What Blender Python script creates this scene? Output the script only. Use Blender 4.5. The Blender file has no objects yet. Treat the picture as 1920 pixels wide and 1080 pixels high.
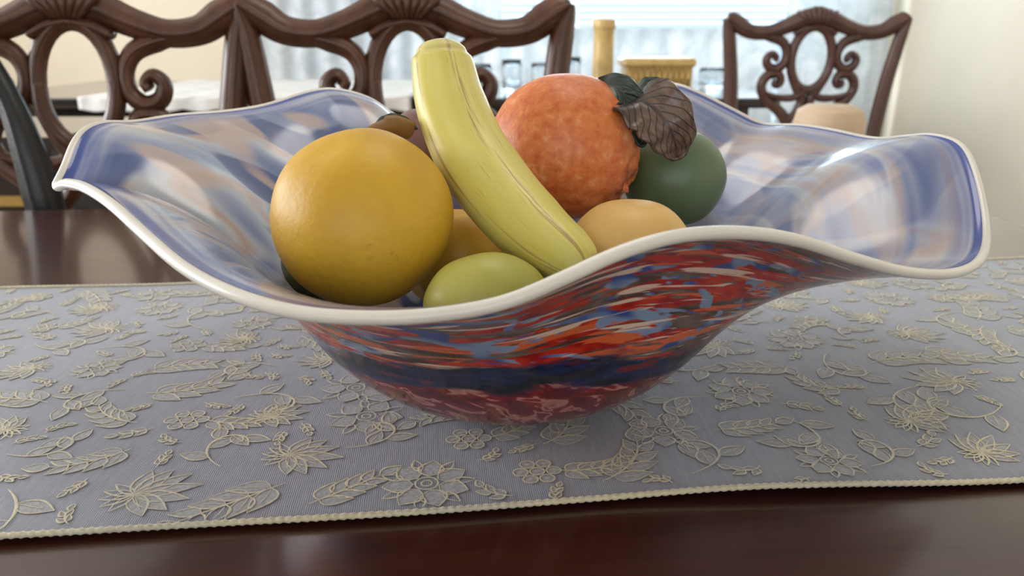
import bpy, math, random
from mathutils import Vector, Matrix, noise
from math import sin, cos, pi, radians, sqrt
random.seed(7)
scene=bpy.context.scene
TZ=0.75
# ---------------------------------------------------------------- helpers
def link(o,parent=None):
    scene.collection.objects.link(o)
    if parent: o.parent=parent
    return o
def empty(name,loc=(0,0,0),rz=0):
    e=bpy.data.objects.new(name,None); e.location=loc; e.rotation_euler=(0,0,rz); e.empty_display_size=.05
    return link(e)
class MB:
    def __init__(s): s.v=[];s.f=[];s.m=[];s.at={}
    def add(s,vs,fs,mi=0):
        b=len(s.v); s.v+= [tuple(v) for v in vs]
        for f in fs: s.f.append([i+b for i in f]); s.m.append(mi)
        return b
    def box(s,lo,hi,mi=0):
        x0,y0,z0=lo;x1,y1,z1=hi
        s.add([(x0,y0,z0),(x1,y0,z0),(x1,y1,z0),(x0,y1,z0),(x0,y0,z1),(x1,y0,z1),(x1,y1,z1),(x0,y1,z1)],
              [(0,3,2,1),(4,5,6,7),(0,1,5,4),(1,2,6,5),(2,3,7,6),(3,0,4,7)],mi)
    def grid(s,fn,nu,nv,mi=0,closeu=False,flip=False):
        vs=[];fs=[]
        U=nu if closeu else nu+1
        for i in range(U):
            for j in range(nv+1): vs.append(fn(i/nu,j/nv))
        for i in range(nu):
            a=i;b=(i+1)%U
            for j in range(nv):
                q=(a*(nv+1)+j,b*(nv+1)+j,b*(nv+1)+j+1,a*(nv+1)+j+1)
                fs.append(q[::-1] if flip else q)
        return s.add(vs,fs,mi)
    def tube(s,pts,rad,n=12,closed=False,mi=0,up=Vector((0,1,0)),prof=None,caps=True):
        P=[Vector(p) for p in pts];N=len(P);vs=[];fs=[]
        for i in range(N):
            if closed: t=P[(i+1)%N]-P[i-1]
            else: t=P[min(i+1,N-1)]-P[max(i-1,0)]
            t.normalize()
            u=(up-t*up.dot(t))
            if u.length<1e-4: u=Vector((1,0,0))-t*t.x
            u.normalize(); sd=t.cross(u)
            r=rad[i] if isinstance(rad,list) else rad
            ra,rb=r if isinstance(r,tuple) else (r,r)
            for k in range(n):
                a=2*pi*k/n; q=prof(a) if prof else 1
                vs.append(P[i]+sd*(cos(a)*ra*q)+u*(sin(a)*rb*q))
        M=N if closed else N-1
        for i in range(M):
            j=(i+1)%N
            for k in range(n):
                l=(k+1)%n
                fs.append((i*n+k,i*n+l,j*n+l,j*n+k))
        if caps and not closed:
            fs.append(tuple(range(n))[::-1]); fs.append(tuple((N-1)*n+k for k in range(n)))
        s.add(vs,fs,mi)
    def obj(s,name,mats,parent=None,smooth=True,fix=True):
        me=bpy.data.meshes.new(name); me.from_pydata(s.v,[],s.f)
        for m in mats: me.materials.append(m)
        me.polygons.foreach_set('material_index',s.m)
        me.polygons.foreach_set('use_smooth',[smooth]*len(s.f))
        for k,(ty,data) in s.at.items():
            a=me.attributes.new(k,ty,'POINT')
            a.data.foreach_set('vector' if ty=='FLOAT_VECTOR' else 'value',data)
        me.update()
        if fix:
            import bmesh
            bm=bmesh.new();bm.from_mesh(me);bmesh.ops.recalc_face_normals(bm,faces=bm.faces);bm.to_mesh(me);bm.free()
        o=bpy.data.objects.new(name,me)
        return link(o,parent)
def cr(P,n,closed=False):
    P=[Vector(p) for p in P];N=len(P);out=[]
    segs=N if closed else N-1
    for i in range(segs):
        if closed: a,b,c,d=P[i-1],P[i],P[(i+1)%N],P[(i+2)%N]
        else: a,b,c,d=P[max(i-1,0)],P[i],P[i+1],P[min(i+2,N-1)]
        for k in range(n):
            t=k/n
            out.append(.5*((2*b)+(c-a)*t+(2*a-5*b+4*c-d)*t*t+(3*b-a-3*c+d)*t**3))
    if not closed: out.append(P[-1])
    return out
def lerp(a,b,t): return a+(b-a)*t
def piece(xs,t):
    for (x0,y0),(x1,y1) in zip(xs,xs[1:]):
        if t<=x1: return lerp(y0,y1,(t-x0)/(x1-x0) if x1>x0 else 0)
    return xs[-1][1]
def smoothstep(a,b,x):
    t=max(0,min(1,(x-a)/(b-a))); return t*t*(3-2*t)
# ---------------------------------------------------------------- materials
class NT:
    def __init__(s,name):
        s.mat=bpy.data.materials.new(name); s.mat.use_nodes=True; s.t=s.mat.node_tree; s.n=s.t.nodes
        s.b=s.n['Principled BSDF']
    def new(s,ty,**k):
        nd=s.n.new(ty)
        for a,v in k.items(): setattr(nd,a,v)
        return nd
    def put(s,sock,v):
        if isinstance(v,bpy.types.NodeSocket): s.t.links.new(v,sock)
        elif v is not None:
            if isinstance(v,tuple) and len(v)==3 and sock.type=='RGBA': v=(*v,1)
            sock.default_value=v
    def p(s,**k):
        for a,v in k.items(): s.put(s.b.inputs[a.replace('_',' ')],v)
    def obj(s): return s.new('ShaderNodeTexCoord').outputs['Object']
    def attr(s,name,fac=False):
        return s.new('ShaderNodeAttribute',attribute_name=name).outputs['Fac' if fac else 'Vector']
    def map(s,vec,scale=(1,1,1),rot=(0,0,0),loc=(0,0,0)):
        m=s.new('ShaderNodeMapping'); s.put(m.inputs['Vector'],vec)
        m.inputs['Scale'].default_value=scale;m.inputs['Rotation'].default_value=rot;m.inputs['Location'].default_value=loc
        return m.outputs[0]
    def noise(s,vec,scale,detail=3,rough=.5,dist=0,color=False):
        m=s.new('ShaderNodeTexNoise'); s.put(m.inputs['Vector'],vec); s.put(m.inputs['Scale'],scale)
        s.put(m.inputs['Detail'],detail); s.put(m.inputs['Roughness'],rough); s.put(m.inputs['Distortion'],dist)
        return m.outputs['Color' if color else 'Fac']
    def voro(s,vec,scale,feat='F1',out='Distance',rnd=1):
        m=s.new('ShaderNodeTexVoronoi',feature=feat); s.put(m.inputs['Vector'],vec); s.put(m.inputs['Scale'],scale); s.put(m.inputs['Randomness'],rnd)
        return m.outputs[out]
    def ramp(s,fac,stops,mode='LINEAR'):
        r=s.new('ShaderNodeValToRGB'); s.put(r.inputs[0],fac); cr_=r.color_ramp; cr_.interpolation=mode
        while len(cr_.elements)<len(stops): cr_.elements.new(.5)
        for e,(p,c) in zip(cr_.elements,stops):
            e.position=p; e.color=(*c,1) if isinstance(c,tuple) else (c,c,c,1)
        return r.outputs[0]
    def mix(s,fac,a,b,mode='MIX'):
        m=s.new('ShaderNodeMix',data_type='RGBA',blend_type=mode)
        s.put(m.inputs[0],fac); s.put(m.inputs[6],a); s.put(m.inputs[7],b)
        return m.outputs[2]
    def math(s,op,a,b=0.0,c=0.0):
        m=s.new('ShaderNodeMath',operation=op)
        s.put(m.inputs[0],a); s.put(m.inputs[1],b); s.put(m.inputs[2],c)
        return m.outputs[0]
    def sep(s,vec):
        m=s.new('ShaderNodeSeparateXYZ'); s.put(m.inputs[0],vec); return m.outputs
    def bump(s,h,strength=.3,dist=.002):
        m=s.new('ShaderNodeBump'); s.put(m.inputs['Height'],h); m.inputs['Strength'].default_value=strength; m.inputs['Distance'].default_value=dist
        s.put(s.b.inputs['Normal'],m.outputs[0])
    def translucent(s,col,fac):
        tr=s.new('ShaderNodeBsdfTranslucent'); s.put(tr.inputs[0],col)
        mx=s.new('ShaderNodeMixShader'); s.put(mx.inputs[0],fac)
        s.t.links.new(s.b.outputs[0],mx.inputs[1]); s.t.links.new(tr.outputs[0],mx.inputs[2])
        s.t.links.new(mx.outputs[0],s.n['Material Output'].inputs['Surface'])
def simple(name,col,rough=.5,metal=0,vary=.12,scale=30,bump=0,**k):
    m=NT(name); o=m.obj(); n=m.noise(o,scale,3)
    d=tuple(c*(1-vary) for c in col); l=tuple(min(1,c*(1+vary)) for c in col)
    m.p(Base_Color=m.ramp(n,[(.3,d),(.7,l)]),Roughness=rough,Metallic=metal,**k)
    if bump: m.bump(n,bump)
    return m.mat
def wood(name,dark,light,rough=.3,coat=.3,scale=1,axis=(1,12,12)):
    m=NT(name); o=m.obj(); v=m.map(o,scale=tuple(a*scale for a in axis))
    n=m.noise(v,3,6,.6,.6); n2=m.noise(v,18,4,.6)
    f=m.math('ADD',m.math('MULTIPLY',n,.7),m.math('MULTIPLY',n2,.3))
    m.p(Base_Color=m.ramp(f,[(.32,dark),(.68,light)]),Roughness=rough,Coat_Weight=coat,Coat_Roughness=.12)
    m.bump(n2,.05)
    return m.mat
M_table=wood('polished_mahogany',(.024,.006,.004),(.060,.016,.009),.3,.6,1)
M_chair=wood('chair_wood',(.050,.017,.008),(.135,.050,.025),.42,.15,1,(10,10,3))
M_farchair=wood('far_chair_wood',(.06,.028,.024),(.13,.06,.048),.45,.15,1,(10,10,3))
M_dark=wood('dark_furniture_wood',(.012,.01,.012),(.03,.022,.022),.2,.6)
M_gold=simple('gold_trim',(.55,.38,.13),.35,.7)
M_goldglass=simple('amber_glass',(.72,.50,.20),.25,.0)
M_seat=simple('seat_fabric',(.5,.42,.3),.8,scale=80,bump=.2)
M_wall=simple('cream_wall_paint',(.86,.77,.62),.85,vary=.02,scale=4)
M_ceil=simple('ceiling_paint',(.8,.78,.74),.9,vary=.02)
M_floor=wood('floor_boards',(.25,.17,.1),(.4,.28,.18),.4,.2,1,(1,8,8))
M_white=simple('white_trim_paint',(.8,.8,.78),.5,vary=.03)
M_black=simple('black_leather',(.012,.012,.013),.4,bump=.2,scale=200)
M_tan=simple('tan_ceramic',(.62,.47,.32),.55,vary=.05)
M_blind=simple('blind_slats',(.74,.86,.92),.5,vary=.02)
def glassmat(name,col=(.9,.95,1),rough=.03):
    m=NT(name); m.p(Base_Color=col,Roughness=rough,Transmission_Weight=1.0,IOR=1.45); return m.mat
M_glass=glassmat('clear_glass',(.95,.98,1),.08)
M_amber=glassmat('amber_clear_glass',(.95,.75,.40),.2)
m=NT('white_lace'); o=m.obj(); w=m.voro(o,30,'DISTANCE_TO_EDGE'); n=m.noise(o,12,2)
m.p(Base_Color=m.ramp(n,[(.3,(.72,.72,.70)),(.7,(.88,.87,.84))]),Roughness=.9); m.bump(w,.4); M_lace=m.mat
m=NT('lace_curtain'); o=m.obj(); n=m.voro(o,8,'SMOOTH_F1'); n2=m.noise(o,16,3)
sc_=m.ramp(m.math('ADD',m.math('MULTIPLY',n,.6),m.math('MULTIPLY',n2,.5)),[(.38,(.78,.82,.84)),(.52,(.62,.68,.71)),(.62,(.72,.77,.80))])
m.p(Base_Color=sc_,Roughness=.9); m.translucent(sc_,.16)
M_sheer=m.mat
# ---------------------------------------------------------------- room
def box_obj(name,lo,hi,mat,parent=None):
    b=MB(); b.box(lo,hi); return b.obj(name,[mat],parent,smooth=False)
XL,XR,YB,YF,H=-3.4,2.1,4.6,-2.6,2.5
box_obj('floor',(XL-.1,YF-.1,-.1),(XR+.1,YB+.1,0),M_floor)
box_obj('ceiling',(XL-.1,YF-.1,H),(XR+.1,YB+.1,H+.1),M_ceil)
def wall_with_hole(name,axis,pos,th,a0,a1,h0,h1,z0,z1,mat):
    b=MB()
    def bx(p0,p1,q0,q1):
        if p1-p0<1e-4 or q1-q0<1e-4: return
        if axis=='y': b.box((p0,pos,q0),(p1,pos+th,q1))
        else: b.box((pos,p0,q0),(pos+th,p1,q1))
    bx(a0,h0,0,H); bx(h1,a1,0,H); bx(h0,h1,0,z0); bx(h0,h1,z1,H)
    return b.obj(name,[mat],smooth=False)
wall_with_hole('wall_back','y',YB,.1,XL,XR,-1.25,1.95,.45,2.2,M_wall)
box_obj('wall_right',(XR,YF,0),(XR+.1,YB,H),M_wall)
wall_with_hole('wall_left','x',XL-.1,.1,YF,YB,0.0,3.4,.9,2.2,M_wall)
wall_with_hole('wall_front','y',YF-.1,.1,XL,XR,-1.9,1.3,.9,2.3,M_wall)
box_obj('baseboard_back',(XL,YB-.02,0),(XR,YB,.1),M_white)
box_obj('baseboard_right',(XR-.02,YF,0),(XR,YB-.02,.1),M_white)
box_obj('trim_1',(XR-.03,2.55,.1),(XR,2.7,H),M_white)
def window(name,axis,pos,a0,a1,z0,z1,bl=None):
    e=empty(name); fr=MB()
    def bx(b,p0,p1,q0,q1,d0,d1):
        if axis=='y': b.box((p0,pos+d0,q0),(p1,pos+d1,q1))
        else: b.box((pos+d0,p0,q0),(pos+d1,p1,q1))
    t=.05
    for p in ((a0,a0+t,z0,z1),(a1-t,a1,z0,z1),(a0+t,a1-t,z0,z0+t),(a0+t,a1-t,z1-t,z1),((a0+a1)/2-.02,(a0+a1)/2+.02,z0+t,z1-t)):
        bx(fr,*p,.03,.07)
    fr.obj('frame',[M_white],e,smooth=False)
    if bl:
        b=MB(); z=bl+.03
        while z<z1-.02:
            b.add([(a0+.01,pos-.005,z+.008),(a1-.01,pos-.005,z+.008),(a1-.01,pos+.027,z-.006),(a0+.01,pos+.027,z-.006),
                   (a0+.01,pos-.005,z+.011),(a1-.01,pos-.005,z+.011),(a1-.01,pos+.027,z-.003),(a0+.01,pos+.027,z-.003)],
                  [(0,1,2,3),(4,5,6,7),(0,1,5,4),(2,3,7,6),(1,2,6,5),(0,3,7,4)])
            z+=.036
        b.obj('blind_slats',[M_blind],e,smooth=False)
    return e
window('window_1','y',YB,-1.25,1.95,.45,2.2,.95)
window('added_window_left','x',XL-.1,0.0,3.4,.9,2.2)  # unseen opening, added to let light in from the left
window('added_window_front','y',YF-.1,-1.9,1.3,.9,2.3)  # invented window behind the camera, added to carry the front fill
def curtain(name,x0,x1,z0,z1,y,amp=.025,waves=14):
    b=MB(); b.grid(lambda u,v:(lerp(x0,x1,u),y+amp*sin(u*waves*2*pi)+.008*sin(v*9+u*20),lerp(z0,z1,v)),waves*10,12)
    return b.obj(name,[M_sheer])
curtain('lace_curtain',-1.35,-.05,.03,2.35,YB-.09,.012,10)
curtain('lace_curtain',1.46,2.03,.03,2.35,YB-.09,.012,5)
curtain('cafe_curtain',-.03,1.44,.03,.99,YB-.07,.010,12)
# ---------------------------------------------------------------- dining table
ANG=radians(5.8); OX,OY=0.0,.528
ca,sa=cos(ANG),sin(ANG)
def L2W(a,b,z=0): return (OX+a*ca-b*sa, OY+a*sa+b*ca, z)
def rrect(a0,a1,b0,b1,R,n=14):
    out=[]
    for cx,cy,s in ((a1-R,b1-R,0),(a0+R,b1-R,90),(a0+R,b0+R,180),(a1-R,b0+R,270)):
        for k in range(n+1):
            t=radians(s+90*k/n); out.append((cx+R*cos(t),cy+R*sin(t)))
    return out
def tabletop(b,out,prof,mi=0):
    n=len(out); rings=[]
    for off,z in prof:
        vs=[]
        for i,(x,y) in enumerate(out):
            x0,y0=out[i-1];x1,y1=out[(i+1)%n]; tx,ty=x1-x0,y1-y0; l=math.hypot(tx,ty) or 1
            vs.append((x-ty/l*(-off),y+tx/l*(-off),z))
        rings.append(b.add(vs,[],mi))
    for r0,r1 in zip(rings,rings[1:]):
        for i in range(n):
            j=(i+1)%n; b.f.append([r0+i,r0+j,r1+j,r1+i]); b.m.append(mi)
    b.f.append([rings[0]+i for i in range(n)]); b.m.append(mi)
    b.f.append([rings[-1]+i for i in range(n)][::-1]); b.m.append(mi)
tab=empty('dining_table',(OX,OY,0),ANG)
b=MB()
out=rrect(-1.5,.66,-.5,.56,.18)
tabletop(b,out,[(-.012,.75),(-.004,.7475),(0,.742),(0,.735),(-.006,.728),(-.003,.722),(-.02,.708),(-.06,.706)])
top=b.obj('top',[M_table],tab,smooth=False)
b=MB(); tabletop(b,rrect(-1.36,.52,-.38,.42,.12),[(0,.706),(0,.64)]); b.obj('apron',[M_table],tab,smooth=False)
b=MB()
for px in (-1.0,.15):
    pr=[(.09,.64),(.06,.6),(.05,.55),(.085,.48),(.1,.42),(.07,.35),(.05,.3),(.08,.24),(.09,.2)]
    b.grid(lambda u,v,px=px:(px+piece([(i/8,p[0]) for i,p in enumerate(pr)],v)*cos(2*pi*u),.02+piece([(i/8,p[0]) for i,p in enumerate(pr)],v)*sin(2*pi*u),piece([(i/8,p[1]) for i,p in enumerate(pr)],v)),24,24,closeu=True)
    for k in range(4):
        t=pi/4+k*pi/2
        pts=cr([(px+.05*cos(t),.02+.05*sin(t),.25),(px+.14*cos(t),.02+.14*sin(t),.22),(px+.24*cos(t),.02+.24*sin(t),.1),(px+.32*cos(t),.02+.32*sin(t),.03)],6)
        b.tube(pts,[(.03,.03)]*12+[(.026,.026)]*7,10,up=Vector((0,0,1)))
b.obj('pedestals',[M_table],tab)
# ---------------------------------------------------------------- runner
BW=.193
AEND=.655
def rz(a,b):
    e=smoothstep(.12,BW,-b)
    z=.0024+.0007*sin(a*9+b*14)+.0005*sin(a*23-b*8+1)+.0006*(noise.noise(Vector((a*5,b*6,3)))+.6)
    z+=e*(.0010*max(0,sin(a*13+.6))**2+.0026*smoothstep(.02,.12,a)*smoothstep(.24,.14,a))
    return z
def bedge(a,b):
    k=smoothstep(.1,BW,abs(b))
    return b+ (.0020*sin(a*11+.5)+.0010*sin(a*27))*k-(.004*smoothstep(-.05,.3,a) if b<0 else 0)*k
def runner_pt(a,b,dz=0):
    bb=bedge(a,b)
    if a<=AEND: return L2W(a,bb,TZ+rz(a,b)+dz)
    d=a-AEND; R=.012
    if d<R*pi/2:
        t=d/R; return L2W(AEND+(R+dz)*sin(t),bb,TZ+rz(a,b)-R*(1-cos(t))+dz*cos(t))
    return L2W(AEND+R+dz+.003+.003*sin(bb*30),bb,TZ+rz(a,b)-R-(d-R*pi/2))
m=NT('runner_cloth'); o=m.obj()
wv=m.new('ShaderNodeTexWave',wave_type='BANDS',bands_direction='X'); m.put(wv.inputs['Vector'],m.map(o,rot=(0,0,-ANG))); wv.inputs['Scale'].default_value=300; wv.inputs['Distortion'].default_value=1.5
n=m.noise(m.map(o,rot=(0,0,-ANG),scale=(8,1,1)),60,4); n3=m.noise(o,5,2)
f=m.math('ADD',m.math('MULTIPLY',n,.6),m.math('MULTIPLY',n3,.4))
m.p(Base_Color=m.ramp(f,[(.3,(.21,.225,.275)),(.7,(.295,.31,.37))]),Roughness=.7,Sheen_Weight=.5,Sheen_Roughness=.4)
m.bump(m.math('ADD',wv.outputs[1],n),.2,.0005); M_run=m.mat
m=NT('cream_thread'); o=m.obj(); n=m.noise(o,400,3); n2=m.noise(o,9,2)
tc=m.mix(m.ramp(n2,[(.35,0.0),(.65,1.0)]),m.ramp(n,[(.3,(.46,.43,.34)),(.7,(.60,.56,.43))]),m.ramp(n,[(.3,(.54,.48,.30)),(.7,(.72,.65,.43))]))
m.p(Base_Color=tc,Roughness=.6,Sheen_Weight=.3); m.bump(n,.2); M_thread=m.mat
M_fill=simple('pale_brocade_fill',(.33,.34,.355),.7,vary=.2,scale=500,bump=.2,Sheen_Weight=.3)
run=empty('table_runner')
b=MB(); A0=-1.15; A1=AEND+.16
na=460
b.grid(lambda u,v:runner_pt(lerp(A0,A1,u),lerp(-BW,BW,v)),na,96)
b.obj('cloth',[M_run],run)
b=MB()
for sgn in (-1,1):
    pts=[];rd=[]
    N=1400
    for i in range(N+1):
        a=lerp(A0,A1,i/N); p=runner_pt(a,sgn*BW,.0006); pts.append(p)
        r=.0017*(1+.22*sin(i*2.1)); rd.append((r,r*.8))
    b.tube(pts,rd,8,up=Vector((0,0,1)))
b.obj('hem_edges',[M_thread],run)
emb=MB()
occ=set(); CELL=.004
def mark(x,y): occ.add((int(math.floor(x/CELL)),int(math.floor(y/CELL))))
def free(x,y,r):
    k=int(r/CELL)+1; cx=int(math.floor(x/CELL)); cy=int(math.floor(y/CELL))
    for i in range(-k,k+1):
        for j in range(-k,k+1):
            if i*i+j*j<=k*k and (cx+i,cy+j) in occ: return False
    return True
def ok(a,bb): return A0+.01<a<A1-.01 and abs(bb)<BW-.003
def stroke(pts,w,dz=.0005,taper=True):
    pts=[(p[0],p[1]) for p in pts]
    n=len(pts)
    if n<2: return
    for i,(a,c) in enumerate(pts):
        if not ok(a,c): 
            pts=pts[:i]; break
    n=len(pts)
    if n<2: return
    vs=[]
    for i in range(n):
        x0,y0=pts[max(i-1,0)];x1,y1=pts[min(i+1,n-1)]
        l=math.hypot(x1-x0,y1-y0) or 1e-6
        nx,ny=-(y1-y0)/l,(x1-x0)/l
        ww=w*(1 if not taper else .35+.65*sin(pi*(i+.5)/n))/2
        x,y=pts[i]; mark(x,y)
        vs.append(runner_pt(x+nx*ww,y+ny*ww,dz)); vs.append(runner_pt(x,y,dz+w*.10)); vs.append(runner_pt(x-nx*ww,y-ny*ww,dz))
    fs=[]
    for i in range(n-1):
        k=3*i; fs+=[(k,k+3,k+4,k+1),(k+1,k+4,k+5,k+2)]
    emb.add(vs,fs,0)
def fillp(pts,dz=.0003):
    if not all(ok(*p) for p in pts): return
    cx=sum(p[0] for p in pts)/len(pts);cy=sum(p[1] for p in pts)/len(pts)
    vs=[runner_pt(x,y,dz) for x,y in pts]+[runner_pt(cx,cy,dz)]
    n=len(pts); emb.add(vs,[(i,(i+1)%n,n) for i in range(n)],1)
def leaflet(x,y,an,L,W,bend=0,fill=True,w=.0011):
    def pt(t,s):
        px=L*t; py=W*s*(sin(pi*min(1,t**.8)))+bend*L*t*t
        return (x+px*cos(an)-py*sin(an),y+px*sin(an)+py*cos(an))
    up=[pt(i/8,1) for i in range(9)]; dn=[pt(i/8,-1) for i in range(9)]
    if fill: fillp(up+dn[-2:0:-1])
    stroke(up,w*1.15); stroke(dn,w*.7)
    if L>.016: stroke([pt(.05+i*.11,0) for i in range(7)],w*.5)
def spine(x,y,an,L,k,n=14):
    out=[];a=an
    for i in range(n+1):
        out.append((x,y,a)); x+=L/n*cos(a);y+=L/n*sin(a);a+=k/n
    return out
def acanthus(x,y,an,L,k):
    sp=spine(x,y,an,L,k)
    stroke([(p[0],p[1]) for p in sp],.0014)
    for i in range(2,14,3):
        p=sp[i]; s=L*.42*(1-.45*i/14)
        for sg in (-1,1): leaflet(p[0],p[1],p[2]+sg*.95,s,s*.27,sg*-.35)
    p=sp[-1]; leaflet(p[0],p[1],p[2],L*.34,L*.10)
def flower(x,y,r,an=0):
    n=random.choice((5,6,7))
    for k in range(n):
        t=an+2*pi*k/n
        leaflet(x+r*.3*cos(t),y+r*.3*sin(t),t,r*.7,r*.30)
    for k in range(n):
        t=an+2*pi*(k+.5)/n
        leaflet(x+r*.55*cos(t),y+r*.55*sin(t),t,r*.55,r*.12,fill=False)
    for rr in (.12,.26):
        stroke([(x+r*rr*cos(i*pi/8),y+r*rr*sin(i*pi/8)) for i in range(17)],.0009,taper=False)
def half_flower(x,y,r,an):
    for k in range(7):
        t=an+(-1.3+2.6*k/6)
        leaflet(x,y,t,r*(1-.10*abs(k-3)),r*.15)
    for k in range(5):
        t=an+pi+(-.9+1.8*k/4); leaflet(x,y,t,r*.5,r*.08,fill=False)
def berries(x,y,r):
    for dx,dy in [(0,0),(1,0),(.5,.87),(-.5,.87),(-1,0),(-.5,-.87),(.5,-.87)]:
        cx,cy=x+dx*r*.6,y+dy*r*.6
        c=[(cx+r*.27*cos(i*pi/6),cy+r*.27*sin(i*pi/6)) for i in range(13)]
        fillp(c[:-1]); stroke(c,.0009,taper=False)
        stroke([(cx-r*.08,cy),(cx+r*.08,cy)],.001)
def scroll(x,y,an,L,k):
    out=[];a=an;n=26
    for i in range(n+1):
        out.append((x,y)); st=L/n*(1.25-.9*i/n); x+=st*cos(a);y+=st*sin(a);a+=k/n*(.4+1.6*i/n)
    stroke(out,.0016)
    for i in (4,8,12,16,20):
        s=1 if i%8==4 else -1
        dx=out[i+1][0]-out[i][0];dy=out[i+1][1]-out[i][1]
        leaflet(out[i][0],out[i][1],math.atan2(dy,dx)+s*.8,L*.24,L*.06,0)
def sprig(x,y,an,s):
    sp=spine(x-s*.5*cos(an),y-s*.5*sin(an),an,s,random.uniform(-1.8,1.8),8)
    stroke([(p[0],p[1]) for p in sp],.0011)
    for i in (2,5):
        for sg in (-1,1): leaflet(sp[i][0],sp[i][1],sp[i][2]+sg*.8,s*.42,s*.11,sg*-.3)
    p=sp[-1]; leaflet(p[0],p[1],p[2],s*.4,s*.11)
def place(a,c,kind,s,an):
    if kind==0: acanthus(a-s*.6*cos(an),c-s*.6*sin(an),an,s*1.45,random.uniform(-1.6,1.6))
    elif kind==1: flower(a,c,s*.6,an)
    elif kind==2: half_flower(a,c,s*.85,an)
    elif kind==3: berries(a,c,s*.42); acanthus(a+s*.3,c,an,s*1.0,.8)
    elif kind==4: scroll(a-s*.6*cos(an),c-s*.6*sin(an),an,s*2.4,random.choice((-4.6,4.6)))
rows=[-.168,-.126,-.084,-.042,0,.042,.084,.126,.168]
for ri,rb in enumerate(rows):
    a=A0+.03+(ri%2)*.024
    kk=ri
    while a<A1-.03:
        s=random.uniform(.026,.038)
        kind=[0,2,4,1,0,3,4][kk%7]; kk+=random.choice((1,2,3))
        place(a+random.uniform(-.006,.006),rb+random.uniform(-.006,.006),kind,s,random.uniform(-.9,.9)+random.choice((0,pi)))
        a+=random.uniform(.043,.054)
for i in range(12000):
    x,y=random.uniform(A0+.02,A1-.02),random.uniform(-BW+.006,BW-.006)
    r=random.choice((.013,.010,.007))
    if free(x,y,r): sprig(x,y,random.uniform(0,6.28),r*1.9)
emb.obj('brocade_embroidery',[M_thread,M_fill],run,fix=False)
# ---------------------------------------------------------------- bowl
rim=[(-.25,.445,.1373),(-.2264,.42,.1396),(-.1984,.39,.1368),(-.1704,.36,.1294),(-.139,.325,.1231),(-.1097,.30,.1195),(-.0807,.285,.1171),(-.0517,.28,.1168),(-.0258,.28,.1183),(-.002,.282,.1224),(.0201,.288,.1299),(.0428,.295,.1384),(.067,.305,.1422),(.0966,.32,.1395),(.1245,.335,.1321),(.1574,.355,.1188),(.1985,.385,.1032),(.2429,.42,.0923),(.2736,.45,.0923),(.2905,.48,.1043),(.303,.52,.1269),(.3092,.555,.1428),(.302,.58,.1462),(.2935,.60,.1428),(.2767,.615,.1393),(.2493,.63,.144),(.2275,.64,.1465),(.201,.65,.1466),(.1757,.655,.1579),(.1458,.66,.1717),(.1207,.665,.1768),(.0611,.67,.1659),(.0175,.67,.1552),(-.0264,.67,.1465),(-.07,.665,.1449),(-.0952,.66,.1519),(-.1152,.655,.1663),(-.1393,.65,.1733),(-.1581,.64,.1724),(-.1878,.625,.1635),(-.214,.605,.1603),(-.2397,.58,.1601),(-.2568,.55,.1586),(-.2634,.52,.1613),(-.2649,.495,.157),(-.2624,.47,.1421),(-.2628,.458,.1333)]
CX,CY=0.0,.475
R=cr(rim,8,True)
for it in range(3):
    R=[(R[i-1]+2*R[i]+R[(i+1)%len(R)])/4 for i in range(len(R))]
NR=len(R)
BZ=TZ+.0044
RB=.118; ZB=.042
def prof(r): return .0 if r<.036 else ZB*((r-.036)/(RB-.036))**2.3
NS1,NS2=20,34
def bowl_pt(i,j):
    P=R[i%NR]; dx,dy=P.x-CX,P.y-CY; rr=math.hypot(dx,dy); ux,uy=dx/rr,dy/rr
    if j<=NS1:
        r=RB*j/NS1; return Vector((CX+ux*r,CY+uy*r,BZ+prof(r)))
    t=(j-NS1)/NS2; L=rr-RB; z0=BZ+ZB; z1=TZ+P.z
    h1=2*t**3-3*t*t+1;h2=t**3-2*t*t+t;h3=-2*t**3+3*t*t;h4=t**3-t*t
    T0=min(.5*L,.05)
    r=h1*RB+h2*T0+h3*rr+h4*L*1.6
    z=h1*z0+h2*1.2*T0+h3*z1+h4*((z1-z0)*.12)
    return Vector((CX+ux*r,CY+uy*r,z))
G=[[bowl_pt(i,j) for j in range(NS1+NS2+1)] for i in range(NR)]
NJ=NS1+NS2
bo=MB(); pat=[]
def gidx(i,j): return (i%NR)*(NJ+1)+j
TH=.0036
vsO=[];vsI=[];ED=[]
for i in range(NR):
    for j in range(NJ+1):
        p=G[i][j]
        if j==0: n=Vector((0,0,1))
        else:
            du=G[(i+1)%NR][j]-G[i-1][j]; dv=G[i][min(j+1,NJ)]-G[i][j-1]
            n=dv.cross(du); n.normalize()
            if n.z<0: n=-n
        vsO.append(p); vsI.append(p+n*TH)
        ED.append((p-G[i][NJ]).length)
        an=math.atan2(G[i][NJ].y-CY,G[i][NJ].x-CX)
        s=j/NS1*.5 if j<=NS1 else .5+.5*(j-NS1)/NS2
        pat.append((an,s))
fsO=[(gidx(i,j),gidx(i+1,j),gidx(i+1,j+1),gidx(i,j+1)) for i in range(NR) for j in range(NJ)]
bo.add(vsO,fsO,0); bo.add(vsI,fsO,1)
K=len(vsO)
for i in range(NR):
    bo.f.append([gidx(i,NJ),gidx(i+1,NJ),K+gidx(i+1,NJ),K+gidx(i,NJ)]); bo.m.append(1)
pv=[];ev=[];bv=[]
for rep in range(2):
    tw=1.3 if rep==0 else -.5
    for (an,s),e_ in zip(pat,ED):
        a2=an+tw*s; q=.35+.65*s
        pv+=[cos(a2)*q,sin(a2)*q,s]; ev.append(e_*10)
        bv.append(s-(.485+.13*max(0,-sin(an))**1.5) if rep==0 else cos(an+.1))
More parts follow.
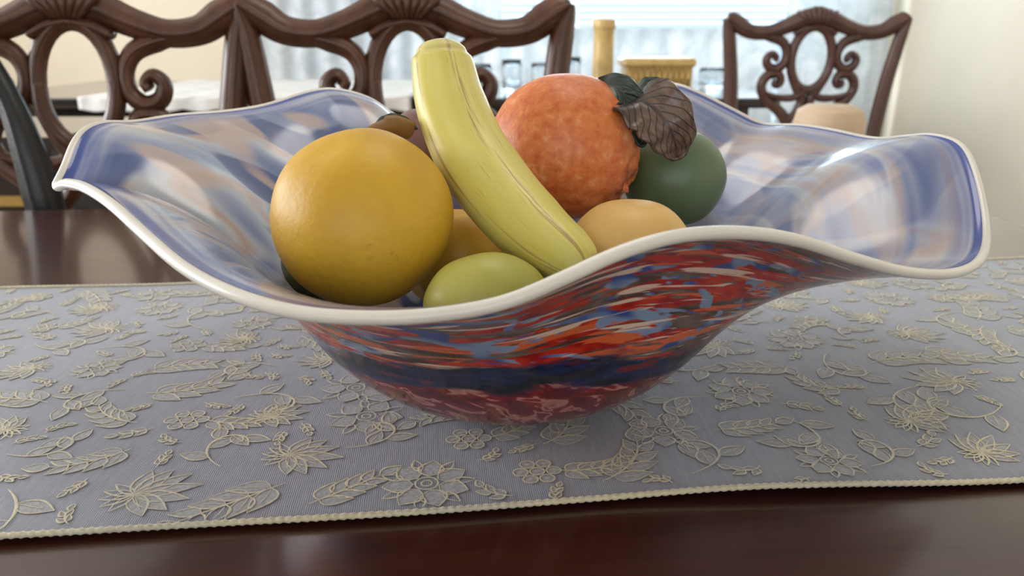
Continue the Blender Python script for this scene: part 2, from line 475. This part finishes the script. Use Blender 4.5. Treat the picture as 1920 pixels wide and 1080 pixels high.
bo.at['pat']=('FLOAT_VECTOR',pv); bo.at['ed']=('FLOAT',ev); bo.at['bv']=('FLOAT',bv)
m=NT('art_glass_outside'); pa=m.attr('pat'); s=m.attr('bv',True)
wob=m.math('MULTIPLY',m.math('SUBTRACT',m.noise(m.map(pa,scale=(3,3,12)),2.0,3),.5),.10)
s2=m.math('ADD',m.math('ADD',s,.5),wob)
def mask(sc,loc,scale,lo,hi,det=3,dist=.4):
    return m.ramp(m.noise(m.map(pa,scale=sc,loc=loc),scale,det,.55,dist),[(lo,0.0),(hi,1.0)])
grd=m.ramp(m.noise(m.map(pa,scale=(2,2,14)),2,3),[(.35,(.07,.035,.03)),(.5,(.20,.14,.12)),(.62,(.10,.04,.03))])
streak=m.mix(mask((1.5,1.5,17),(1,2,3),2.0,.48,.51),grd,m.ramp(m.noise(m.map(pa,scale=(4,4,12)),3,2),[(.4,(.36,.010,.010)),(.6,(.60,.035,.012))]))
streak=m.mix(mask((1.6,1.6,20),(7,2,9),2.0,.575,.60),streak,(.72,.14,.045))
streak=m.mix(mask((2.8,2.8,11),(5,3,1),2.0,.55,.585,2,.8),streak,m.ramp(m.noise(pa,9,1),[(.42,(.04,.08,.32)),(.55,(.24,.33,.50))]))
streak=m.mix(mask((2.0,2.0,34),(2,8,1),1.7,.585,.625,2),streak,(.82,.60,.48))
low=m.ramp(m.noise(m.map(pa,scale=(4,4,6)),3.0,2,.5,.6),[(.38,(.12,.004,.008)),(.54,(.28,.008,.010)),(.58,(.58,.27,.23)),(.63,(.50,.18,.15)),(.67,(.26,.010,.010))])
navy=m.ramp(m.noise(m.map(pa,scale=(2,2,14)),2.5,3),[(.4,(.005,.007,.022)),(.58,(.012,.028,.10)),(.64,(.16,.015,.02))])
c=m.mix(m.ramp(s2,[(.44,0.0),(.465,1.0)]),low,navy)
c=m.mix(m.ramp(s2,[(.545,0.0),(.57,1.0)]),c,streak)
m.p(Base_Color=c,Roughness=.18,Coat_Weight=.5,Coat_Roughness=.08); m.translucent(c,.12); M_bo=m.mat
m=NT('art_glass_inside'); pa=m.attr('pat'); e_=m.attr('ed',True); cs=m.attr('bv',True)
n=m.noise(m.map(pa,scale=(1,1,.8)),4.6,1.5,.5,.3)
base=m.ramp(n,[(.32,(.16,.22,.42)),(.42,(.32,.38,.55)),(.485,(.55,.59,.66)),(.535,(.52,.38,.34)),(.59,(.46,.50,.60)),(.68,(.20,.26,.48))])
spn=m.noise(m.map(pa,scale=(1,1,.9),loc=(3,1,5)),6.4,0,.4,0)
c=m.mix(m.ramp(spn,[(.54,0.0),(.585,.9)]),base,(.075,.12,.30))
spn=m.noise(m.map(pa,scale=(1,1,.5),loc=(8,3,2)),7.0,1,.4,.3)
c=m.mix(m.ramp(spn,[(.58,0.0),(.65,.75)]),c,(.62,.47,.41))
st=m.noise(m.map(pa,scale=(1,1,9)),1.8,2,.5,.5)
stc=m.ramp(st,[(.36,(.12,.17,.38)),(.45,(.32,.37,.55)),(.51,(.54,.43,.40)),(.58,(.60,.63,.69)),(.66,(.22,.28,.50))])
c=m.mix(m.ramp(cs,[(.15,0.0),(.6,.65)]),c,stc)
nn=m.noise(m.map(pa,scale=(1.5,1.5,30)),1.5,2)
edge=m.ramp(nn,[(.38,(.09,.13,.40)),(.52,(.30,.35,.58)),(.62,(.58,.60,.70))])
c=m.mix(m.ramp(e_,[(.09,.85),(.26,0.0)]),c,edge)
c=m.mix(m.ramp(e_,[(.070,1.0),(.09,0.0)]),c,(.06,.10,.38))
m.p(Base_Color=c,Roughness=.2,Coat_Weight=.7,Coat_Roughness=.12); m.translucent(c,.15); M_bi=m.mat
M_lip=simple('white_glass_lip',(.74,.71,.64),.3,vary=.04,Coat_Weight=.3,Coat_Roughness=.1)
bowl=empty('fluted_glass_bowl')
bo.obj('shell',[M_bo,M_bi],bowl,fix=False)
b=MB()
lp=[]
for i in range(NR):
    q=(vsO[gidx(i,NJ)]+vsI[gidx(i,NJ)])/2; lp.append(q)
b.tube(lp,.0029,12,True,up=Vector((0,0,1)))
b.obj('white_lip',[M_lip],bowl)
# ---------------------------------------------------------------- fruit
def fruitmat(name,stops,scale=18,rough=.45,pores=.25,porescale=260,coat=.12,spots=None,detail=3,scar=None):
    m=NT(name); o=m.obj(); n=m.noise(o,scale,detail,.6,.3)
    c=m.ramp(n,stops)
    if spots:
        k=m.ramp(m.noise(o,spots[1],4,.7),[(spots[2],0.0),(spots[2]+.06,1.0)])
        c=m.mix(m.math('MULTIPLY',k,spots[3]),c,spots[0])
    if scar:
        d=m.new('ShaderNodeVectorMath',operation='DISTANCE'); m.put(d.inputs[0],o); d.inputs[1].default_value=scar[0]
        k=m.math('MULTIPLY',m.ramp(m.math('MULTIPLY',d.outputs['Value'],1/scar[1]),[(.3,1.0),(1,0.0)]),m.ramp(m.noise(o,110,4,.6),[(.42,0.0),(.56,1.0)]))
        c=m.mix(k,c,scar[2])
    m.p(Base_Color=c,Roughness=rough,Coat_Weight=coat,Coat_Roughness=.25)
    m.bump(m.noise(o,porescale,3),pores,.0009)
    return m.mat
def fruit(name,c,r,mat,sc=(1,1,1),tilt=(0,0,0),dim=.12,lump=.02,neck=0,nu=64,nv=40,extra=None):
    seed=len(name)*3.1+c[0]*40
    b=MB()
    def fn(u,v):
        th=2*pi*u; ph=pi*v
        d=Vector((sin(ph)*cos(th),sin(ph)*sin(th),cos(ph)))
        k=1-dim*math.exp(-(ph/.28)**2)-dim*.5*math.exp(-((pi-ph)/.28)**2)+neck*math.exp(-(ph/.45)**2)
        k+=lump*noise.noise(d*1.6+Vector((seed,1,2)))
        if extra: k+=extra(d)
        return (d.x*r*sc[0]*k,d.y*r*sc[1]*k,d.z*r*sc[2]*k)
    b.grid(fn,nu,nv,closeu=True)
    o=b.obj(name,[mat]); o.location=(c[0],c[1],TZ+c[2]); o.rotation_euler=tilt
    return o
M_gf=fruitmat('grapefruit_glaze',[(.25,(.53,.28,.012)),(.55,(.64,.37,.022)),(.8,(.70,.43,.045))],14,.52,.5,220,.08,spots=((.45,.20,.01),60,.66,.35),detail=5)
SCQ=Vector((.74,-.45,-.45)).normalized()
M_or=fruitmat('orange_glaze',[(.34,(.55,.12,.026)),(.46,(.63,.165,.040)),(.58,(.68,.205,.055)),(.70,(.74,.31,.13))],150,.5,.7,200,.12,detail=5,scar=(tuple(SCQ*.05),.020,(.14,.03,.018)))
M_gr=fruitmat('green_apple_glaze',[(.3,(.075,.125,.060)),(.7,(.115,.175,.085))],12,.45,.12,200,.12)
M_pc=fruitmat('peach_glaze',[(.3,(.68,.40,.10)),(.7,(.76,.50,.18))],12,.5,.2,200,.08)
M_le=fruitmat('lemon_glaze',[(.3,(.40,.37,.05)),(.7,(.50,.46,.10))],12,.45,.2,200,.12)
M_av=fruitmat('avocado_glaze',[(.3,(.04,.05,.012)),(.7,(.13,.14,.03))],90,.45,.6,220,.2,detail=5)
M_pl=fruitmat('plum_glaze',[(.3,(.05,.012,.02)),(.7,(.12,.03,.045))],12,.3,.05,200,.4)
M_po=fruitmat('pomegranate_glaze',[(.3,(.16,.07,.07)),(.7,(.25,.12,.10))],20,.4,.1,200,.2)
fruit('ceramic_grapefruit',(-.0785,.412,.1270),.0476,M_gf,(1.0,1.0,.95),(radians(25),radians(-20),0),.06,.03)
def orx(d):
    k=max(0,1-(d-SCQ).length/.6)
    return .10*k*(.25+noise.noise(d*8)*1.3)
fruit('ceramic_orange',(.0344,.52,.149),.0482,M_or,(1,1,.97),(0,0,0),.03,.03,extra=orx,nu=110,nv=72)
fruit('ceramic_green_apple',(.111,.545,.125),.0345,M_gr,(1,1,.97),(0,0,0),.12,.03)
fruit('ceramic_peach',(.0652,.425,.103),.0348,M_pc,(1.0,1,.9),(0,0,0),.05,.03)
fruit('ceramic_lemon',(-.0143,.367,.0970),.0222,M_le,(1,1,1.3),(0,radians(80),radians(10)),0,.03,neck=.12)
fruit('ceramic_avocado',(-.1155,.465,.087),.0225,M_av,(1,1,1.1),(radians(20),radians(-15),0),0,.04)
fruit('ceramic_plum',(.011,.445,.084),.019,M_pl)
fruit('ceramic_pomegranate',(-.060,.548,.143),.028,M_po,neck=.1)
fruit('ceramic_orange',(-.0330,.475,.088),.030,M_gf)
fruit('ceramic_lime',(-.062,.450,.041),.022,M_gr)
fruit('ceramic_lime',(.054,.465,.041),.024,M_gr)
fruit('ceramic_plum',(-.010,.425,.035),.021,M_pl)
fruit('ceramic_peach',(.018,.515,.043),.029,M_pc,dim=.05)
fruit('ceramic_peach',(-.050,.538,.062),.025,M_pc,dim=.05)
fruit('ceramic_lemon',(.090,.515,.068),.022,M_le)
# banana
bp=cr([(-.0415,.487,.2075),(-.0405,.484,.200),(-.0355,.470,.1805),(-.0240,.452,.1566),(-.0065,.430,.1358),(.0125,.405,.1206),(.0325,.380,.1105),(.0385,.374,.1085)],10)
nb_=len(bp); rads=[]
for i in range(nb_):
    t=i/(nb_-1)
    r=piece([(0,.0150),(.05,.0172),(.15,.0185),(.3,.0206),(.5,.0218),(.68,.0198),(.80,.0160),(.92,.0090),(1,.004)],t)
    rads.append((r,r*.95))
b=MB()
pw=[Vector((p.x,p.y,p.z+TZ)) for p in bp]
d0=(pw[0]-pw[2]).normalized()
capn=6; caps=[];cr0=[]
for k in range(capn):
    t=(k+.5)/capn*pi/2
    caps.append(pw[0]+d0*.0085*cos(t)); cr0.append((.0150*sin(t),.0145*sin(t)))
allp=caps+pw
b.tube(allp,cr0+rads,40,prof=lambda a:1+.022*cos(5*(a-.45)),up=Vector((.3,-1,.5)))
uv=[]
for i in range(len(allp)):
    for k in range(40): uv+=[cos(2*pi*k/40),sin(2*pi*k/40),i/(len(allp)-1)]
b.at['bn']=('FLOAT_VECTOR',uv)
m=NT('banana_glaze'); pa=m.attr('bn'); X=m.sep(pa)
n=m.noise(m.map(pa,scale=(6,6,2.2)),1.6,4,.65,.3)
base=m.ramp(m.noise(pa,2,2),[(.3,(.62,.54,.09)),(.7,(.71,.64,.20))])
an=m.math('ARCTAN2',X[1],X[0]); rg=m.math('COSINE',m.math('MULTIPLY',m.math('SUBTRACT',an,.45),5.0))
rk=m.ramp(rg,[(.78,0.0),(.98,1.0)])
mk=m.math('MULTIPLY',rk,m.ramp(n,[(.48,0.0),(.56,.8)]))
c=m.mix(mk,base,(.34,.18,.05))
c=m.mix(m.ramp(X[2],[(.0,.5),(.16,0.0)]),c,(.66,.60,.36))
c=m.mix(m.ramp(m.noise(m.map(pa,scale=(14,14,5)),2.0,3),[(.66,0.0),(.70,.5)]),c,(.35,.22,.06))
m.p(Base_Color=c,Roughness=.45,Coat_Weight=.15,Coat_Roughness=.2); m.bump(m.noise(m.obj(),160,3),.15,.0008)
b.obj('ceramic_banana',[m.mat])
# leaves
def leafmat(name,a,bc,vein):
    m=NT(name); q=m.attr('lf'); X=m.sep(q)
    ab=m.math('ABSOLUTE',X[1])
    ph=m.math('SUBTRACT',m.math('MULTIPLY',X[0],9.0),m.math('MULTIPLY',ab,3.2))
    w=m.math('ABSOLUTE',m.math('SUBTRACT',m.math('FRACT',ph),.5))
    vn=m.ramp(w,[(.02,1.0),(.14,0.0)]); mid=m.ramp(ab,[(.02,1.0),(.10,0.0)])
    vv=m.math('MAXIMUM',vn,mid)
    n=m.noise(q,7,4)
    c=m.mix(m.math('MULTIPLY',vv,.8),m.ramp(n,[(.35,a),(.65,bc)]),vein)
    c=m.mix(m.ramp(X[0],[(.0,1.0),(.35,.0)]),c,(.012,.016,.018))
    m.p(Base_Color=c,Roughness=.4,Coat_Weight=.3,Coat_Roughness=.2); m.bump(m.math('SUBTRACT',0.0,vv),.5,.0012)
    return m.mat
M_l1=leafmat('dark_green_leaf_glaze',(.010,.022,.016),(.02,.045,.03),(.006,.012,.01))
M_l2=leafmat('brown_leaf_glaze',(.08,.05,.036),(.19,.11,.078),(.025,.016,.014))
def leaf(name,spn,W,mat,side,curl=.3,th=.0016,parent=None,wf=None):
    P=cr(spn,8);N=len(P)-1;b=MB();at=[]
    side=Vector(side).normalized()
    def fn(u,v):
        i=min(int(u*N+.5),N); p=P[i]; t=(P[min(i+1,N)]-P[max(i-1,0)]).normalized()
        sd=(side-t*side.dot(t)).normalized(); nn=sd.cross(t)
        s=2*v-1; w=W*(wf(u) if wf else sin(pi*min(1,u**.75*.97+.03))**.7)*(1+.05*sin(u*28))
        q=p+sd*(s*w)+nn*(-curl*W*s*s+.05*W*abs(s)*sin(u*30))
        at.extend((u,s,0)); return (q.x,q.y,q.z+TZ)
    b.grid(fn,N,14); b.at['lf']=('FLOAT_VECTOR',at)
    o=b.obj(name,[mat],parent,fix=False); sm=o.modifiers.new('s','SOLIDIFY'); sm.thickness=th; sm.offset=0
    return o
leaf('ceramic_leaf',[(.070,.503,.178),(.078,.494,.179),(.087,.488,.174),(.094,.485,.165),(.0985,.489,.156),(.101,.494,.148)],.0190,M_l2,(1,.05,.40),.2,wf=lambda u: sin(pi*min(1,u**.62*.96+.04))**.55)
leaf('ceramic_leaf',[(.068,.520,.178),(.076,.514,.183),(.085,.510,.183),(.094,.507,.177),(.100,.505,.168)],.012,M_l1,(1,.3,.3),.35)
leaf('ceramic_leaf',[(.054,.522,.189),(.063,.509,.187),(.071,.501,.178),(.077,.498,.165),(.080,.500,.153)],.0110,M_l1,(1,.2,.4),.3)
M_twig=simple('twig_glaze',(.22,.11,.035),.5,bump=.4,scale=120)
tw=empty('ceramic_stem')
b=MB(); b.tube([Vector((p[0],p[1],p[2]+TZ)) for p in cr([(-.080,.446,.1655),(-.073,.452,.169),(-.066,.458,.170),(-.058,.464,.166)],6)],[(.0040,.003)]*9+[(.0055,.004)]*10,8)
b.obj('twig',[M_twig],tw)
leaf('stem_leaf',[(-.080,.462,.164),(-.073,.466,.170),(-.065,.470,.171),(-.056,.474,.166)],.006,M_l1,(0,1,.4),.2,parent=tw)
# ---------------------------------------------------------------- chairs
def chair(name,loc,rz_,mat,W=.475):
    e=empty(name,loc,rz_)
    b=MB(); k=W/.47
    dep=.013
    pf=lambda a:1+.05*cos(4*a)+.05*cos(6*a)
    def yb(z): return .05*max(0,(z-.5)/.5)**1.3
    def sw(pts,ws,d=dep,n=12,res=5,both=True):
        P=cr([(p[0],0,p[1]) for p in pts],res)
        wl=[piece([(i/(len(ws)-1),w) for i,w in enumerate(ws)],j/(len(P)-1)) for j in range(len(P))]
        for sg in ((1,-1) if both else (1,)):
            b.tube([(p.x*sg*k,yb(p.z),p.z) for p in P],[(w,d) for w in wl],n,prof=pf)
            for f in (-1,1):
                b.tube([(p.x*sg*k,yb(p.z)+f*d*.82,p.z) for p in P],[(w*.35,d*.35) for w in wl],6)
    sw([(0,1.012),(.04,1.002),(.085,.982),(.13,.968),(.175,.972),(.205,.99),(.228,1.004),(.240,1.008)],[.026,.022,.019,.018,.019,.022,.02,.009],.017)
    sw([(0,.985),(.03,.978),(.055,.965)],[.012,.01,.008],.015)
    for q in range(-3,4):
        b.tube([(q*.006,.036,.99),(q*.013,.033,1.012),(q*.017,.046,1.036-abs(q)*.004)],[(.005,.008),(.008,.012),(.004,.006)],8)
        b.tube([(q*.006,.06,.99),(q*.013,.068,1.012),(q*.017,.06,1.036-abs(q)*.004)],[(.005,.008),(.008,.012),(.004,.006)],8)
    sw([(.240,1.008),(.229,.965),(.221,.91),(.212,.84),(.205,.75),(.2,.65),(.198,.5)],[.010,.017,.018,.019,.02,.02,.021],.016)
    for sg in (1,-1):
        b.tube([(.198*sg*k,0,.5),(.198*sg*k,.005,.3),(.2*sg*k,.05,.0)],[(.021,.018),(.02,.017),(.016,.016)],12)
    ov=[(.054*cos(i*2*pi/28),.897+.088*sin(i*2*pi/28)) for i in range(28)]
    b.tube([(x*k,yb(z),z) for x,z in ov],[(.0125,dep)]*28,12,True,prof=pf)
    for f in (-1,1): b.tube([(x*k,yb(z)+f*dep*.82,z) for x,z in ov],[(.0045,.0045)]*28,6,True)
    sw([(.155,.965),(.115,.957),(.082,.942),(.068,.915),(.072,.885),(.092,.868),(.114,.876),(.120,.897),(.106,.910),(.094,.900),(.099,.891)],[.008,.014,.013,.012,.012,.013,.012,.011,.009,.008,.009])
    sw([(.088,.838),(.092,.826),(.082,.822),(.074,.834),(.082,.852),(.104,.854),(.122,.838),(.125,.81),(.108,.78),(.08,.757),(.055,.732),(.042,.70),(.044,.65),(.055,.58),(.058,.5)],[.008,.008,.009,.010,.012,.013,.013,.013,.014,.014,.015,.015,.016,.018,.02])
    sw([(.052,.90),(.05,.86),(.03,.815),(.012,.785),(.02,.75),(.042,.72)],[.010,.011,.012,.013,.012,.010])
    sw([(.0,.81),(.028,.79),(.055,.785),(.09,.79),(.115,.80)],[.008,.010,.010,.008,.006])
    sw([(0,.70),(.02,.69),(.04,.70)],[.018,.016,.01],both=True)
    b.box((-.2*k,-.012,.44),(.2*k,.018,.5)); b.box((-.08*k,-.014,.5),(.08*k,.02,.53))
    b.box((-.235*k,-.43,.41),(.235*k,-.405,.465)); 
    for sg in (1,-1): b.box((min(sg*.2,sg*.235)*k,-.42,.41),(max(sg*.2,sg*.235)*k,0.0,.465))
    for sg in (1,-1):
        P=cr([(.215*sg*k,-.40,.45),(.225*sg*k,-.415,.36),(.215*sg*k,-.405,.22),(.208*sg*k,-.395,.1),(.215*sg*k,-.41,.02),(.215*sg*k,-.41,0)],5)
        b.tube(P,[piece([(0,.03),(.2,.03),(.5,.017),(.75,.013),(.92,.025),(1,.022)],i/(len(P)-1)) for i in range(len(P))],12)
    b.obj('frame',[mat],e)
    s=MB()
    s.grid(lambda u,v:(lerp(-1,1,u)*lerp(.195,.235,1-v)*k,lerp(-.425,-.02,v),.465+.045*(max(0,1-abs(2*u-1)**6)*max(0,1-abs(2*v-1)**6))**.5),20,20)
    s.obj('seat',[M_seat],e)
    return e
chair('dining_chair',(-.150,1.20,0),ANG,M_chair)
chair('dining_chair',(-.625,1.155,0),ANG,M_chair)
chair('dining_chair',(.86,2.42,0),radians(180)+radians(-4),M_farchair,.49)
# ---------------------------------------------------------------- background furniture
t2=empty('glass_top_table')
b=MB(); tabletop(b,rrect(-1.95,.95,2.85,3.9,.05,6),[(-.006,.75),(0,.745),(0,.725),(-.01,.715)]); b.obj('top',[M_dark],t2,smooth=False)
b=MB(); b.box((-1.85,2.93,.60),(.85,3.82,.715)); b.box((-1.85,2.925,.64),(.85,2.93,.66),1)
for x in (-1.83,.77):
    for y in (2.94,3.74): b.box((x,y,0),(x+.07,y+.07,.6))
b.obj('base',[M_dark,M_gold],t2,smooth=False)
b=MB(); b.grid(lambda u,v:(lerp(-1.5,-.35,u),lerp(2.83,3.9,v),.753+.002*sin(u*40)),40,20)
b.grid(lambda u,v:(lerp(-1.5,-.35,u),2.828+.004*sin(u*60),lerp(.754,.715-.01*abs(sin(u*30)),v)),80,6)
o=b.obj('lace_tablecloth',[M_lace]); sm=o.modifiers.new('s','SOLIDIFY'); sm.thickness=.002; sm.offset=1
def lathe(name,loc,pr,mat,n=32):
    b=MB(); b.grid(lambda u,v:(piece([(i/(len(pr)-1),p[0]) for i,p in enumerate(pr)],v)*cos(2*pi*u),piece([(i/(len(pr)-1),p[0]) for i,p in enumerate(pr)],v)*sin(2*pi*u),piece([(i/(len(pr)-1),p[1]) for i,p in enumerate(pr)],v)),n,(len(pr)-1)*4,closeu=True)
    o=b.obj(name,[mat]); o.location=loc; return o
lathe('pillar_candle_holder',(.345,3.15,.752),[(.0,0),(.048,0),(.048,.01),(.040,.02),(.038,.22),(.044,.235),(.044,.262),(.036,.265),(.03,.25),(0,.25)],M_goldglass)
gb=empty('amber_glass_box',(.555,3.20,.752))
b=MB(); tabletop(b,rrect(-.14,.14,-.09,.09,.02,4),[(-.01,.125),(0,.118),(0,.10),(-.012,.09),(-.014,.02),(0,.01),(0,0)]); b.obj('box',[M_goldglass],gb,smooth=False)
b=MB()
for i in range(11): b.tube([(-.11+i*.022,-.088,.02),(-.11+i*.022,-.082,.09)],.004,8)
b.obj('flutes',[M_gold],gb)
for i,(x,y,h,r) in enumerate([(.0,3.1,.12,.035),(.12,3.3,.10,.04),(.22,3.05,.13,.03),(-.12,3.2,.1,.04),(.80,3.3,.08,.05)]):
    lathe('drinking_glass',(x,y,.752),[(0,0),(r,0),(r*.9,.008),(r,.02),(r*1.1,h),(r*1.05,h),(r*.9,.02),(0,.015)],M_glass,24)
cb=empty('cabinet'); b=MB()
b.box((-2.0,1.95,.05),(-1.12,2.4,.70)); b.box((-2.03,1.93,.70),(-1.09,2.42,.73)); b.box((-2.01,1.94,0),(-1.11,2.41,.05))
b.box((-1.98,1.94,.56),(-1.14,1.95,.585),1); b.box((-1.98,1.94,.12),(-1.14,1.95,.135),1); b.box((-1.57,1.94,.14),(-1.555,1.95,.55),1)
o=b.obj('body',[M_dark,M_gold],cb,smooth=False)
lathe('pedestal_stand',(.632,1.62,0),[(0,0),(.12,0),(.12,.02),(.07,.05),(.045,.2),(.04,.5),(.05,.65),(.068,.72),(.068,.80),(.062,.822),(.045,.832),(0,.833)],M_tan)
bg=empty('black_umbrella'); b=MB()
P=cr([(-.735,1.112,1.00),(-.700,1.105,.94),(-.668,1.09,.88),(-.650,1.08,.82),(-.638,1.075,.75),(-.632,1.07,.66),(-.630,1.065,.58),(-.63,1.06,.515)],6)
N=len(P)
b.tube(P,[piece([(0,.011),(.12,.012),(.3,.015),(.55,.023),(.7,.020),(.9,.006),(1,.004)],i/(N-1)) for i in range(N)],16,prof=lambda a:1+.12*cos(8*a))
b.obj('canopy',[M_black],bg)
b=MB(); b.tube(cr([(-.735,1.112,1.00),(-.750,1.112,1.03),(-.775,1.112,1.045),(-.80,1.112,1.03),(-.797,1.112,1.00)],5),.008,10); b.obj('handle',[M_dark],bg)
# ---------------------------------------------------------------- lighting
w=bpy.data.worlds.new('sky'); scene.world=w; w.use_nodes=True
bgN=w.node_tree.nodes['Background']; bgN.inputs[0].default_value=(.62,.80,1,1); bgN.inputs[1].default_value=1.2
def area(name,loc,rot,sx,sy,pw,col):
    l=bpy.data.lights.new(name,'AREA'); l.shape='RECTANGLE'; l.size=sx;l.size_y=sy;l.energy=pw;l.color=col
    o=bpy.data.objects.new(name,l); o.location=loc; o.rotation_euler=rot; return link(o)
area('daylight_back',(.70,YB+.25,1.6),(radians(-90),0,0),2.3,1.4,115,(.80,.92,1))
area('added_fill_left',(XL-.3,1.7,1.6),(0,radians(-90),0),1.3,3.4,145,(.99,.98,.97))  # added area light: bowl highlights and a brighter back wall
area('added_fill_front',(-.3,YF-.3,1.6),(radians(90),0,0),3.2,1.4,27,(1,.98,.95))  # added fill from behind the camera, no known source there
lt=empty('added_ceiling_fill',(0.25,.95,H))  # unseen glowing dome added over the table to light it from above
b=MB(); b.grid(lambda u,v:(.42*sin(v*pi/2)*cos(2*pi*u),.42*sin(v*pi/2)*sin(2*pi*u),-.11*cos(v*pi/2)),32,8,closeu=True)
m=NT('fill_dome_glow'); m.p(Base_Color=(.9,.88,.82),Emission_Color=(1,.95,.88),Emission_Strength=4.0); b.obj('fill_dome',[m.mat],lt)  # emission of the added overhead fill, not a known fixture
# ---------------------------------------------------------------- camera
cam=bpy.data.cameras.new('camera'); cam.lens=28.125; cam.sensor_width=36; cam.clip_start=.02
cam.dof.use_dof=True; cam.dof.focus_distance=.43; cam.dof.aperture_fstop=11
co=bpy.data.objects.new('camera',cam); co.location=(0,0,.97); co.rotation_euler=(radians(90-17.75),0,0); link(co)
scene.camera=co
scene.view_settings.view_transform='Standard'
